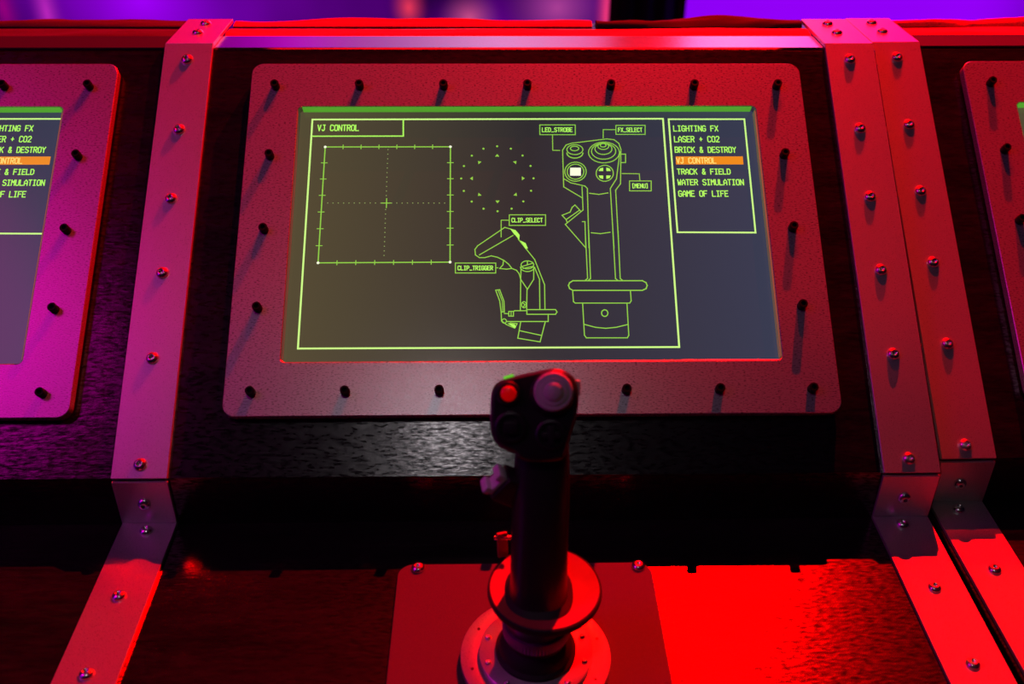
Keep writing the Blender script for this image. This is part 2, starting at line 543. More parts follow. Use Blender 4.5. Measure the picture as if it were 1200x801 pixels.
UI = [
('window_outline','line','frame_line',[(-226.5,131.1),(143.2,131.5),(143.1,-124.4),(-226.2,-123.8)],2.3,True),
('title_box','line','title_box_line',[(-225.4,111.0),(-130.6,111.0),(-131.1,130.7)],1.8,False),
('title_box','text','VJ CONTROL',(-220.2,117.7),43.0,6.7,-0.1,'green',1.0),
('menu_outline','line','menu_box_line',[(149.2,130.9),(229.6,130.8),(229.1,-1.9),(149.7,-1.2)],2.2,True),
('menu_entry#LIGHTING FX','text','LIGHTING FX',(153.7,116.4),47.2,6.4,-0.1,'green',0.95),
('menu_entry#LASER + CO2','text','LASER + CO2',(153.7,103.4),47.4,6.6,-0.1,'green',0.95),
('menu_entry#BRICK & DESTROY','text','BRICK & DESTROY',(153.6,90.9),64.0,6.3,-0.2,'green',0.95),
('menu_entry#TRACK & FIELD','text','TRACK & FIELD',(154.2,65.2),55.4,6.0,-0.1,'green',0.95),
('menu_entry#WATER SIMULATION','text','WATER SIMULATION',(153.9,52.7),68.4,6.2,-0.2,'green',0.95),
('menu_entry#GAME OF LIFE','text','GAME OF LIFE',(153.9,39.5),51.2,6.3,-0.2,'green',0.95),
('highlight_bar','fill','highlight_bar',[(153.7,86.1),(223.9,86.0),(223.8,76.5),(153.4,76.6)],'orange'),
('highlight_text','text','VJ CONTROL',(154.3,78.1),41.4,6.3,-0.1,'amber',0.95),
('touch_pad_graph','line','pad_line',[(-211.4,98.2),(-81.2,98.1),(-80.3,-33.3),(-211.7,-33.5)],1.5,True),
('touch_pad_graph','ticks','tick_marks',[[(-192.8,96.0),(-192.8,100.4)],[(-174.2,96.0),(-174.2,100.4)],[(-155.6,96.0),(-155.6,100.4)],[(-137.0,95.9),(-137.0,100.3)],[(-118.4,95.9),(-118.4,100.3)],[(-99.8,95.9),(-99.8,100.3)],[(-192.9,-35.7),(-192.9,-31.3)],[(-174.2,-35.6),(-174.2,-31.2)],[(-155.4,-35.6),(-155.4,-31.2)],[(-136.6,-35.6),(-136.6,-31.2)],[(-117.8,-35.6),(-117.8,-31.2)],[(-99.1,-35.5),(-99.1,-31.1)],[(-214.4,79.4),(-208.4,79.4)],[(-214.5,60.6),(-208.5,60.6)],[(-214.5,41.8),(-208.5,41.8)],[(-214.6,22.9),(-208.6,22.9)],[(-214.6,4.1),(-208.6,4.1)],[(-214.7,-14.7),(-208.7,-14.7)],[(-84.1,79.3),(-78.1,79.3)],[(-83.9,60.6),(-77.9,60.6)],[(-83.8,41.8),(-77.8,41.8)],[(-83.7,23.0),(-77.7,23.0)],[(-83.6,4.2),(-77.6,4.2)],[(-83.4,-14.5),(-77.4,-14.5)]],1.0),
('touch_pad_graph','dots','corner_dots',[(-211.4,98.2),(-81.2,98.1),(-80.3,-33.3),(-211.7,-33.5)],1.5,'pale'),
('touch_pad_graph','dots','dotted_axes',[(-205.5,33.0),(-200.1,33.0),(-194.7,33.0),(-189.3,32.9),(-183.9,32.9),(-178.5,32.9),(-173.1,32.9),(-167.7,32.9),(-162.3,32.9),(-156.9,32.8),(-151.5,32.8),(-140.6,32.8),(-135.2,32.8),(-129.8,32.7),(-124.4,32.7),(-119.0,32.7),(-113.6,32.7),(-108.2,32.7),(-102.8,32.7),(-97.3,32.6),(-91.9,32.6),(-86.5,32.6),(-146.1,94.9),(-146.1,89.5),(-146.1,84.0),(-146.2,78.6),(-146.2,73.2),(-146.2,67.9),(-146.2,62.5),(-146.2,57.2),(-146.2,51.8),(-146.2,46.5),(-146.2,41.3),(-146.3,25.5),(-146.3,20.3),(-146.3,15.1),(-146.3,10.0),(-146.3,4.8),(-146.3,-0.3),(-146.3,-5.4),(-146.3,-10.5),(-146.3,-15.6),(-146.3,-20.7),(-146.3,-25.7)],0.62,'dim'),
('touch_pad_graph','line','cross_line',[(-150.8,32.8),(-140.4,32.8)],1.2,False),
('touch_pad_graph','line','cross_line',[(-145.7,37.8),(-145.7,27.6)],1.2,False),
('dial_graph','dots','dial_dots',[(4.8,60.8),(2.0,75.3),(-6.1,87.5),(-18.2,95.7),(-32.5,98.6),(-46.8,95.7),(-58.9,87.5),(-67.0,75.3),(-69.8,60.8),(-67.0,46.4),(-58.9,34.2),(-46.8,26.0),(-32.5,23.1),(-18.2,26.0),(-6.1,34.2),(2.0,46.4)],1.15,'green'),
('dial_graph','tris','dial_arrows',[[(-4.2,60.8),(-7.2,63.1),(-7.2,58.6)],[(-12.5,81.1),(-16.2,80.5),(-13.1,77.4)],[(-32.5,89.5),(-34.7,86.4),(-30.3,86.4)],[(-52.5,81.1),(-51.9,77.4),(-48.8,80.5)],[(-60.8,60.8),(-57.8,58.6),(-57.8,63.1)],[(-52.5,40.6),(-48.8,41.2),(-51.9,44.3)],[(-32.5,32.2),(-30.3,35.3),(-34.7,35.3)],[(-12.5,40.6),(-13.1,44.3),(-16.2,41.2)]]),
('callout_label#LED_STROBE','line','label_box_line',[(12.6,124.2),(50.0,124.1),(49.7,112.3),(12.4,112.4)],1.2,True),
('callout_label#LED_STROBE','line','leader_line',[(25.7,112.4),(25.5,93.7),(32.7,93.5)],1.1,False),
('callout_label#LED_STROBE','text','LED_STROBE',(15.1,115.9),31.8,4.8,0.0,'green',0.75),
('callout_label#FX_SELECT','line','label_box_line',[(92.9,123.5),(123.8,123.5),(123.2,112.5),(92.4,112.6)],1.2,True),
('callout_label#FX_SELECT','line','leader_line',[(92.7,118.3),(79.3,118.4),(78.8,108.2)],1.1,False),
('callout_label#FX_SELECT','text','FX_SELECT',(95.2,115.7),25.3,4.7,-0.1,'green',0.75),
('callout_label#[MENU]','line','label_box_line',[(104.0,57.5),(126.4,57.4),(125.7,45.9),(103.4,46.0)],1.2,True),
('callout_label#[MENU]','line','leader_line',[(96.6,66.1),(114.5,65.8),(114.7,57.5)],1.1,False),
('callout_label#[MENU]','text','[MENU]',(106.2,49.5),16.9,4.5,-0.1,'green',0.75),
('callout_label#CLIP_SELECT','line','label_box_line',[(-20.6,19.0),(16.3,18.9),(16.0,7.0),(-20.8,7.1)],1.2,True),
('callout_label#CLIP_SELECT','line','leader_line',[(-20.7,12.9),(-28.9,13.0),(-29.1,-5.7)],1.1,False),
('callout_label#CLIP_SELECT','text','CLIP_SELECT',(-18.1,10.8),31.4,4.4,-0.1,'green',0.75),
('callout_label#CLIP_TRIGGER','line','label_box_line',[(-75.0,-34.3),(-34.7,-34.5),(-34.8,-45.3),(-74.9,-45.1)],1.2,True),
('callout_label#CLIP_TRIGGER','line','leader_line',[(-34.8,-39.7),(-32.6,-39.7)],1.1,False),
('callout_label#CLIP_TRIGGER','text','CLIP_TRIGGER',(-72.4,-41.9),34.9,4.3,-0.1,'green',0.75),
('side_view_drawing','line','side_view_line',[(-15.4,-3.0),(-19.0,2.9),(-25.3,4.9),(-52.8,-15.5),(-55.5,-19.5),(-55.0,-25.5),(-51.0,-28.5),(-45.6,-28.5),(-39.2,-26.6),(-32.9,-28.2),(-26.6,-31.6),(-22.1,-35.5),(-18.5,-40.5),(-14.0,-42.5),(-11.4,-46.4),(-10.0,-52.3),(-10.8,-85.1)],1.25,False),
('side_view_drawing','line','drawing_line',[(-51.0,-25.5),(-17.2,-4.2)],1.25,False),
('side_view_drawing','line','drawing_line',[(-26.9,-31.6),(-27.5,-36.5),(-30.8,-40.4),(-23.9,-41.2),(-19.4,-40.5)],1.25,False),
('side_view_drawing','line','drawing_line',[(-11.8,-8.3),(4.2,-30.7),(13.6,-58.2),(13.4,-84.7)],1.25,False),
('side_view_drawing','line','drawing_line',[(4.1,-39.6),(8.7,-52.4),(8.4,-84.6)],1.25,False),
('side_view_drawing','fill','side_view_button',[(-20.2,3.5),(-14.4,1.8),(-10.4,-3.6),(-10.9,-9.1),(-15.4,-3.0)],'green'),
('side_view_drawing','fill','side_view_button',[(-10.0,-9.7),(-4.5,-12.7),(-2.3,-18.7),(-4.6,-19.1)],'green'),
('side_view_drawing','line','drawing_line',[(3.2,-36.6),(2.8,-38.1),(1.7,-39.4),(-0.0,-40.4),(-2.1,-40.9),(-4.3,-40.9),(-6.3,-40.3),(-8.0,-39.4),(-9.1,-38.1),(-9.4,-36.6),(-9.0,-35.1),(-7.9,-33.8),(-6.2,-32.8),(-4.1,-32.3),(-1.9,-32.3),(0.1,-32.9),(1.8,-33.8),(2.9,-35.1)],1.2,True),
('side_view_drawing','line','drawing_line',[(-8.0,-38.2),(1.8,-35.0)],1.25,False),
('side_view_drawing','line','drawing_line',[(-7.3,-40.5),(2.8,-38.2)],1.25,False),
('side_view_drawing','line','drawing_line',[(-3.0,-33.0),(-3.1,-36.6)],1.25,False),
('side_view_drawing','line','drawing_line',[(3.7,-39.0),(3.5,-40.3),(2.8,-41.5),(1.6,-42.5),(0.2,-43.2),(-1.4,-43.7),(-3.2,-43.9),(-5.0,-43.7),(-6.6,-43.2),(-8.1,-42.4),(-9.1,-41.4),(-9.8,-40.2),(-10.0,-38.9)],1.2,False),
('side_view_drawing','line','drawing_line',[(-9.5,-39.5),(-10.0,-52.3),(-3.5,-63.0),(2.9,-52.3),(3.2,-39.6)],1.25,False),
('side_view_drawing','line','drawing_line',[(-3.9,-63.0),(-4.6,-84.6)],1.25,False),
('side_view_drawing','line','drawing_line',[(-4.9,-79.4),(-5.1,-80.8),(-5.8,-81.9),(-6.7,-82.6),(-7.8,-82.6),(-8.7,-81.9),(-9.3,-80.8),(-9.5,-79.4),(-9.3,-78.0),(-8.6,-76.8),(-7.7,-76.2),(-6.6,-76.2),(-5.7,-76.8),(-5.1,-78.0)],1.1,True),
('side_view_drawing','line','drawing_line',[(-8.2,-77.5),(-6.1,-79.4),(-7.9,-81.7)],1.25,False),
('side_view_drawing','line','drawing_line',[(-16.4,-85.7),(-4.4,-85.7),(-4.5,-89.5),(23.6,-89.7),(25.2,-87.2),(23.7,-84.7),(-4.4,-84.6)],1.25,False),
('side_view_drawing','line','drawing_line',[(16.5,-89.6),(16.3,-97.2),(-24.5,-97.0)],1.25,False),
('side_view_drawing','line','drawing_line',[(-34.9,-63.8),(-31.0,-63.3),(-26.9,-75.4),(-26.5,-86.9),(-29.7,-86.9),(-31.0,-75.4)],1.25,True),
('side_view_drawing','line','drawing_line',[(-32.6,-63.8),(-28.5,-75.4),(-28.1,-86.9)],1,False),
('side_view_drawing','line','drawing_line',[(-22.2,-86.4),(-17.6,-86.4),(-17.7,-91.4),(-22.3,-91.3)],1.25,True),
('side_view_drawing','line','drawing_line',[(-19.9,-86.4),(-20.0,-91.3)],1,False),
('side_view_drawing','line','drawing_line',[(-26.5,-88.5),(-22.3,-88.9)],1.25,False),
('side_view_drawing','line','drawing_line',[(-17.6,-86.4),(-16.2,-85.7)],1.25,False),
('side_view_drawing','line','drawing_line',[(-29.7,-86.9),(-29.4,-96.4),(-24.5,-100.2),(-16.6,-104.0),(-14.2,-99.3),(-20.9,-98.4)],1.25,False),
('side_view_drawing','line','drawing_line',[(-24.6,-96.4),(-24.9,-97.6),(-25.7,-98.4),(-26.8,-98.7),(-27.8,-98.4),(-28.6,-97.6),(-28.9,-96.4),(-28.6,-95.3),(-27.8,-94.5),(-26.7,-94.2),(-25.7,-94.5),(-24.9,-95.3)],1.1,True),
('side_view_drawing','fill','drawing_fill',[(-23.6,-98.7),(-16.5,-99.9),(-15.3,-103.3),(-17.5,-103.3)],'green'),
('side_view_drawing','line','drawing_line',[(-10.7,-98.0),(-13.7,-114.4),(7.9,-118.3),(13.4,-97.6)],1.25,False),
('side_view_drawing','line','drawing_line',[(-12.2,-106.5),(9.6,-111.7)],1.25,False),
('front_view_drawing','line','front_view_line',[(54.2,38.2),(35.7,50.8),(35.8,93.9),(39.6,100.0),(45.5,102.1),(82.6,107.2),(90.1,106.2),(95.0,101.8),(96.8,94.7),(94.5,54.3),(89.1,46.9),(89.3,-18.2)],1.25,False),
('front_view_drawing','line','drawing_line',[(36.3,60.1),(43.3,55.4),(57.6,51.7),(60.0,48.9),(59.2,-18.1)],1.25,False),
('front_view_drawing','line','drawing_line',[(54.6,50.7),(54.7,24.2),(36.1,8.0),(55.9,-18.1)],1.25,False),
('front_view_drawing','line','drawing_line',[(95.7,91.9),(90.5,59.9),(83.7,48.8),(84.4,-18.2)],1.25,False),
('front_view_drawing','line','drawing_line',[(96.5,89.0),(101.4,89.0),(100.9,79.0),(96.0,79.0)],1.25,False),
('front_view_drawing','line','button_ring_line',[(57.0,94.4),(56.7,93.0),(55.9,91.7),(54.8,90.5),(53.2,89.6),(51.4,88.9),(49.5,88.6),(47.4,88.6),(45.5,89.0),(43.7,89.6),(42.3,90.6),(41.2,91.7),(40.5,93.1),(40.3,94.5),(40.6,95.9),(41.3,97.2),(42.5,98.4),(44.0,99.3),(45.9,100.0),(47.8,100.3),(49.8,100.3),(51.8,100.0),(53.5,99.3),(55.0,98.4),(56.1,97.2),(56.8,95.8)],1.2,True),
('front_view_drawing','line','button_ring_line',[(52.7,95.8),(52.5,95.1),(52.2,94.5),(51.5,94.0),(50.7,93.6),(49.8,93.3),(48.8,93.1),(47.7,93.1),(46.7,93.3),(45.8,93.6),(45.0,94.0),(44.5,94.6),(44.1,95.2),(44.0,95.8),(44.2,96.4),(44.5,97.0),(45.2,97.6),(46.0,98.0),(46.9,98.3),(47.9,98.4),(49.0,98.4),(50.0,98.3),(50.9,98.0),(51.7,97.5),(52.2,97.0),(52.6,96.4)],1.2,True),
('front_view_drawing','line','button_ring_line',[(59.6,68.4),(59.1,65.7),(58.1,63.2),(56.5,61.0),(54.4,59.2),(52.0,58.0),(49.4,57.3),(46.8,57.3),(44.2,58.0),(41.9,59.2),(39.9,61.0),(38.5,63.2),(37.6,65.8),(37.4,68.5),(37.8,71.1),(38.8,73.7),(40.4,75.9),(42.4,77.7),(44.9,79.0),(47.5,79.6),(50.2,79.6),(52.8,78.9),(55.1,77.7),(57.0,75.9),(58.5,73.6),(59.3,71.1)],1.2,True),
('front_view_drawing','line','button_ring_line',[(57.1,68.4),(56.7,66.3),(55.9,64.3),(54.7,62.6),(53.1,61.2),(51.2,60.2),(49.2,59.7),(47.1,59.7),(45.1,60.2),(43.3,61.2),(41.8,62.6),(40.7,64.4),(40.0,66.3),(39.9,68.5),(40.2,70.6),(41.0,72.5),(42.2,74.3),(43.8,75.7),(45.7,76.7),(47.7,77.2),(49.8,77.2),(51.8,76.7),(53.6,75.7),(55.1,74.3),(56.2,72.5),(56.9,70.5)],1.2,True),
('front_view_drawing','line','button_ring_line',[(95.1,90.9),(94.5,88.0),(93.0,85.2),(90.7,82.8),(87.7,80.8),(84.1,79.5),(80.3,78.8),(76.4,78.8),(72.7,79.5),(69.3,80.9),(66.5,82.8),(64.4,85.3),(63.1,88.1),(62.7,91.0),(63.3,94.0),(64.8,96.7),(67.1,99.2),(70.1,101.2),(73.6,102.6),(77.5,103.3),(81.4,103.3),(85.2,102.5),(88.6,101.1),(91.4,99.1),(93.5,96.7),(94.8,93.9)],1.2,True),
('front_view_drawing','line','button_ring_line',[(91.3,92.5),(90.9,90.2),(89.7,88.1),(87.9,86.2),(85.5,84.7),(82.8,83.6),(79.8,83.1),(76.7,83.1),(73.8,83.6),(71.1,84.7),(68.9,86.2),(67.2,88.1),(66.2,90.2),(65.9,92.5),(66.4,94.8),(67.6,96.9),(69.4,98.8),(71.7,100.3),(74.5,101.4),(77.5,102.0),(80.6,101.9),(83.5,101.4),(86.2,100.3),(88.4,98.8),(90.1,96.9),(91.1,94.7)],1.2,True),
('front_view_drawing','line','button_ring_line',[(87.4,95.1),(87.1,93.6),(86.3,92.1),(85.0,90.8),(83.4,89.8),(81.5,89.1),(79.4,88.7),(77.2,88.7),(75.2,89.1),(73.3,89.8),(71.8,90.9),(70.6,92.2),(69.9,93.6),(69.7,95.2),(70.0,96.7),(70.9,98.2),(72.1,99.5),(73.8,100.5),(75.7,101.2),(77.8,101.6),(79.9,101.6),(82.0,101.2),(83.8,100.5),(85.4,99.4),(86.6,98.1),(87.3,96.7)],1.2,True),
('front_view_drawing','line','button_ring_line',[(84.2,98.4),(84.0,97.5),(83.5,96.6),(82.7,95.9),(81.6,95.2),(80.4,94.8),(79.1,94.6),(77.7,94.6),(76.4,94.8),(75.2,95.3),(74.2,95.9),(73.4,96.6),(73.0,97.5),(72.9,98.4),(73.1,99.3),(73.6,100.2),(74.4,100.9),(75.4,101.5),(76.7,102.0),(78.0,102.2),(79.4,102.2),(80.7,102.0),(81.9,101.5),(82.9,100.9),(83.7,100.2),(84.1,99.3)],1.2,True),
('front_view_drawing','line','button_ring_line',[(81.4,99.5),(81.3,99.0),(81.1,98.6),(80.6,98.1),(80.1,97.8),(79.4,97.6),(78.7,97.5),(78.0,97.5),(77.3,97.6),(76.6,97.8),(76.1,98.1),(75.7,98.6),(75.5,99.0),(75.4,99.5),(75.5,100.0),(75.8,100.5),(76.2,100.9),(76.8,101.3),(77.4,101.5),(78.2,101.6),(78.9,101.6),(79.6,101.5),(80.2,101.3),(80.7,100.9),(81.1,100.5),(81.4,100.0)],1.2,True),
('front_view_drawing','line','button_ring_line',[(87.6,66.5),(87.3,64.2),(86.4,62.1),(85.1,60.3),(83.4,58.8),(81.5,57.8),(79.4,57.2),(77.2,57.2),(75.2,57.8),(73.3,58.8),(71.8,60.3),(70.6,62.2),(69.9,64.3),(69.8,66.5),(70.1,68.7),(71.0,70.8),(72.3,72.7),(73.9,74.2),(75.9,75.2),(78.0,75.8),(80.2,75.8),(82.3,75.2),(84.1,74.2),(85.7,72.7),(86.8,70.8),(87.5,68.7)],1.2,True),
('front_view_drawing','line','button_ring_line',[(56.9,90.4),(56.5,88.9),(55.6,87.4),(54.3,86.2),(52.5,85.2),(50.5,84.6),(48.3,84.4),(46.2,84.6),(44.2,85.2),(42.5,86.2),(41.2,87.5),(40.4,88.9),(40.2,90.5)],1.4,False),
('front_view_drawing','fill','white_button_fill',[(43.0,73.1),(54.1,73.1),(53.8,63.7),(42.7,63.8)],'white'),
('front_view_drawing','fill','pad_arrow_fill',[(77.3,73.2),(77.2,69.1),(72.5,69.1),(74.0,72.1)],'green'),
('front_view_drawing','fill','pad_arrow_fill',[(76.8,59.8),(76.9,63.9),(72.3,63.9),(73.5,60.9)],'green'),
('front_view_drawing','fill','pad_arrow_fill',[(80.6,73.2),(80.5,69.1),(85.1,69.1),(83.9,72.1)],'green'),
('front_view_drawing','fill','pad_arrow_fill',[(80.1,59.8),(80.2,63.9),(84.9,63.8),(83.4,60.9)],'green'),
('front_view_drawing','line','drawing_line',[(62.1,43.3),(71.6,42.0),(81.0,43.7)],1.25,False),
('front_view_drawing','line','drawing_line',[(62.2,-1.4),(71.4,-2.5),(81.2,-1.0)],1.25,False),
('front_view_drawing','line','drawing_line',[(33.1,18.3),(36.4,19.7),(41.4,21.9),(43.7,27.3),(46.6,30.0),(51.3,24.2),(37.1,13.4)],1.25,True),
('front_view_drawing','line','drawing_line',[(37.1,13.4),(38.3,9.8)],1.25,False),
('front_view_drawing','line','drawing_line',[(51.3,24.2),(52.5,22.4)],1.25,False),
('front_view_drawing','line','drawing_line',[(53.7,11.1),(56.2,11.1),(56.0,-16.2)],1.25,False),
('front_view_drawing','line','drawing_line',[(56.1,0.9),(56.6,-51.6),(53.8,-54.0)],1.25,False),
('front_view_drawing','line','drawing_line',[(59.6,0.9),(59.5,-51.7),(56.8,-54.1)],1.25,False),
('front_view_drawing','line','drawing_line',[(84.1,0.8),(84.4,-51.8),(86.8,-54.2)],1.25,False),
('front_view_drawing','line','drawing_line',[(89.4,0.7),(89.1,-51.8),(91.7,-54.2)],1.25,False),
('front_view_drawing','line','drawing_line',[(41.9,-54.0),(111.0,-54.3),(114.6,-56.4),(115.6,-59.5),(114.3,-62.8),(110.4,-64.7),(41.6,-64.4),(38.4,-62.5),(37.3,-59.1),(38.6,-56.1)],1.5,True),
('front_view_drawing','line','drawing_line',[(41.3,-64.4),(41.7,-76.3),(43.4,-77.9),(97.2,-78.2),(98.8,-75.8),(98.6,-64.7)],1.25,False),
('front_view_drawing','line','drawing_line',[(50.7,-78.0),(51.3,-111.6),(53.1,-114.4),(93.1,-114.6),(94.6,-111.9),(94.5,-78.2)],1.25,False),
('front_view_drawing','line','drawing_line',[(51.7,-100.4),(62.3,-103.5),(72.4,-104.6),(82.7,-103.6),(94.3,-100.7)],1.25,False),
('front_view_drawing','line','drawing_line',[(75.2,-88.7),(74.9,-89.9),(74.4,-90.9),(73.5,-91.7),(72.5,-92.1),(71.4,-92.1),(70.4,-91.6),(69.6,-90.9),(69.1,-89.8),(69.0,-88.6),(69.2,-87.5),(69.8,-86.4),(70.7,-85.7),(71.7,-85.2),(72.8,-85.3),(73.8,-85.7),(74.5,-86.4),(75.0,-87.5)],1.3,True),
]


COLS = ['green', 'pale', 'line', 'dimdot', 'orange', 'amber', 'white']
PX = 0.83                            # one stroke unit in mm


class Flat:
    """flat coloured print collected per graphic"""
    def __init__(self):
        self.V, self.F, self.MI = [], [], []

    def poly(self, pts, col, z):
        o = len(self.V)
        self.V += [(x / 1000, y / 1000, z) for x, y in pts]
        self.F.append(tuple(range(o, o + len(pts))))
        self.MI.append(COLS.index(col))

    def seg(self, a, b, w, col, z, ext=0.5):
        dx, dy = b[0] - a[0], b[1] - a[1]
        d = math.hypot(dx, dy) or 1e-6
        dx, dy = dx / d, dy / d
        e = w * ext
        a = (a[0] - dx * e, a[1] - dy * e)
        b = (b[0] + dx * e, b[1] + dy * e)
        nx, ny = -dy * w / 2, dx * w / 2
        self.poly([(a[0] - nx, a[1] - ny), (b[0] - nx, b[1] - ny), (b[0] + nx, b[1] + ny), (a[0] + nx, a[1] + ny)], col, z)

    def build(self, name, parent):
        me = bpy.data.meshes.new(name)
        me.from_pydata(self.V, [], self.F)
        for c in COLS:
            me.materials.append(M[c])
        for p, mi in zip(me.polygons, self.MI):
            p.material_index = mi
            if p.normal.z < 0:
                p.flip()
        me.update()
        o = bpy.data.objects.new(name, me)
        C.objects.link(o)
        o.parent = parent
        return o


def make_screen(label):
    t = thing('display_screen', label, 'screen', panel_mtx(M_CEN), None)
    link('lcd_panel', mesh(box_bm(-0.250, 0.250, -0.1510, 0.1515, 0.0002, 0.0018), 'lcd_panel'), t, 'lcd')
    flats = {}
    Z = 0.0019
    for it in UI:
        gname, kind = it[0], it[1]
        f = flats.setdefault(gname, Flat())
        if kind == 'line':
            _, _, nm, pts, wd, closed = it
            col = 'pale' if gname in ('window_outline', 'menu_outline') else ('green' if gname in ('title_box',) else 'line')
            ww = wd * PX * 0.95
            n = len(pts)
            for i in range(n if closed else n - 1):
                f.seg(pts[i], pts[(i + 1) % n], ww, col, Z)
        elif kind == 'fill':
            _, _, nm, pts, col = it
            f.poly(pts, {'green': 'green', 'orange': 'orange', 'white': 'white'}[col], Z + 0.00002)
        elif kind == 'text':
            _, _, s, o, width, h, rise, col, wd = it
            pitch = width / (len(s) - 0.2)
            cw = pitch * 0.70
            sx, sy = cw / 4, h / 6
            for i, ch in enumerate(s):
                for pl in G.get(ch, []):
                    q = [(o[0] + i * pitch + x * sx + (0.10 if wd > .8 else 0) * (y * sy) * 0, o[1] + y * sy + rise * i / len(s)) for x, y in pl]
                    for a, b in zip(q[:-1], q[1:]):
                        f.seg(a, b, wd * PX * 1.38, col, Z + 0.00005, 0.4)
        elif kind == 'ticks':
            for a, b in it[3]:
                f.seg(a, b, it[4] * PX, 'line', Z + 0.00001)
        elif kind == 'dots':
            _, _, nm, pts, r, col = it
            for x, y in pts:
                f.poly([(x + r * math.cos(k * math.pi / 4), y + r * math.sin(k * math.pi / 4)) for k in range(8)],
                       {'pale': 'white', 'dim': 'dimdot', 'green': 'line'}[col], Z + 0.00003)
        elif kind == 'tris':
            for tr in it[3]:
                f.poly(tr, 'line', Z)
    for k, f in flats.items():
        f.build(k.split('#')[0], t)
    return t


scr = make_screen('whole lit screen in the middle bezel showing joystick drawings and a menu')
d = dup(scr, panel_mtx(M_LEFT), 'cut-off lit screen at the left edge showing the ends of its menu words')
for ch in list(d.children):
    if ch.name.split('.')[0] != 'lcd_panel':
        ch.location.x += 0.0065
        ch.location.y += 0.0015
    if ch.name.split('.')[0] == 'menu_outline':
        pass
d = dup(scr, panel_mtx(M_RIGHT, 0.7695), 'bluish sliver of lit screen in the bezel at the right edge')

# ------------------------------------------------------------------ aluminium straps
T_ = 0.0042


def dome_screw():
    """chrome button head with a socket; two parts worth of geometry share one mesh"""
    R, H = 0.0062, 0.0040
    prof = [(R, 0.0)] + [(R * math.cos(a), 0.0006 + H * math.sin(a)) for a in (0.0, .3, .6, .85, 1.05)]
    prof += [(0.0022, 0.0006 + H * .93), (0.0020, 0.0020), (0.0001, 0.0019)]
    me = lathe(prof, 'screw', 20)
    for p in me.polygons:
        p.use_smooth = True
    me.materials.append(M['chrome'])
    return me


SCREW = dome_screw()
PS = (0.4532, 0.3671, 0.2866, 0.2047, 0.1159, 0.0125)
DS = (-0.0142, -0.0950, -0.1778, -0.2600, -0.3420)


def make_strap(x0, x1, xs, label, module, group=None, screws=None):
    """strap in its own frame: origin on the kink line at its middle"""
    xm = (x0 + x1) / 2
    hw = (x1 - x0) / 2
    t = thing('metal_strap', label, 'strap', module @ Matrix.Translation((xm, 0, 0)), group)
    nx, nz = -SA, CA
    u = (CA, SA)
    A = (YL + .0002 * nx, ZL + .0002 * nz)
    B = (YT + .0002 * nx, ZT + .0002 * nz + .0015)
    s0 = -0.0005
    a = (A[0] + s0 * u[0], A[1] + s0 * u[1])
    zt = ZT + 0.0035
    A2 = (a[0] + T_ * nx, a[1] + T_ * nz)
    # mitred top bend
    dz = (zt + T_) - (ZL + (T_ + .0002) * nz)
    s_top = (zt + T_ - (ZL + (T_ + .0002) * nz)) / SA
    B2 = (YL + (T_ + .0002) * nx + s_top * CA, zt + T_)
    s_low = (zt - (ZL + .0002 * nz)) / SA
    B1 = (A[0] + s_low * CA, zt)
    link('panel_section', prism_x([a, B1, B2, A2], -hw, hw, 'panel_section', 0.0004), t, 'alu')
    link('ledge_section', prism_x([(B1[0] + .0004, zt), (0.472, zt), (0.472, zt + T_), (B2[0] + .0004, zt + T_)], -hw, hw, 'ledge_section', 0.0004), t, 'alu')
    link('riser_section', prism_x([(-.0002, T_ + .0002), (YL - .0004, ZL - 0.0012), (YL - .0004 - T_ * .8, ZL - 0.0012), (-.0002 - T_ * .8, T_ + .0002)], -hw, hw, 'riser_section', 0.0003), t, 'alu')
    link('desk_section', prism_x([(-0.40, .0002), (-.0003, .0002), (-.0003, T_), (-0.40, T_)], -hw, hw, 'desk_section', 0.0004), t, 'alu')
    ox = xs - xm
    Rp = Matrix.Rotation(ALPHA, 4, 'X')
    for s in PS:
        o = link('screw', SCREW, t)
        o.matrix_local = Matrix.Translation((ox, YL + s * CA - (T_ + .0001) * SA, ZL + s * SA + (T_ + .0001) * CA)) @ Rp
    for y in DS:
        o = link('screw', SCREW, t)
        o.location = (ox, y, T_ - .0001)
    for y in (0.4130, 0.4500):
        o = link('screw', SCREW, t)
        o.location = (ox, y, zt + T_ - .0001)
    o = link('screw', SCREW, t)
    o.matrix_local = Matrix.Translation((ox, -T_ * .8 - .0001, 0.0285)) @ Matrix.Rotation(math.pi / 2, 4, 'X')
    return t


make_strap(-0.3690, -0.31755, -0.3434, 'single aluminium strap with dome screws left of the middle screen', M_CEN)
make_strap(0.34608, 0.39912, 0.3708, 'left one of the paired aluminium straps, nearer the middle screen', M_CEN)
make_strap(0.4068, 0.4598, 0.4313, 'right one of the paired aluminium straps, beside the cut-off bezel', M_RIGHT)


# ------------------------------------------------------------------ rails and cloth on the ledge
def rail(mtx, x0, x1, label, m='rail'):
    o = link('metal_rail', prism_x([(0.3745, ZT + .0002), (0.4185, ZT + .0002), (0.4185, ZT + .0030), (0.3745, ZT + .0030)], x0, x1, 'metal_rail', 0.0004), None, m)
    o.matrix_world = mtx
    o['label'] = label
    o['category'] = 'rail'
    return o


rail(M_CEN, -0.3420, 0.4005, 'long flat metal rail along the console top above the middle screen')
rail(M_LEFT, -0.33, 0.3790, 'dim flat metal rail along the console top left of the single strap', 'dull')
rail(M_RIGHT, 0.4060, 1.12, 'dim flat metal rail along the console top right of the paired straps', 'dull')


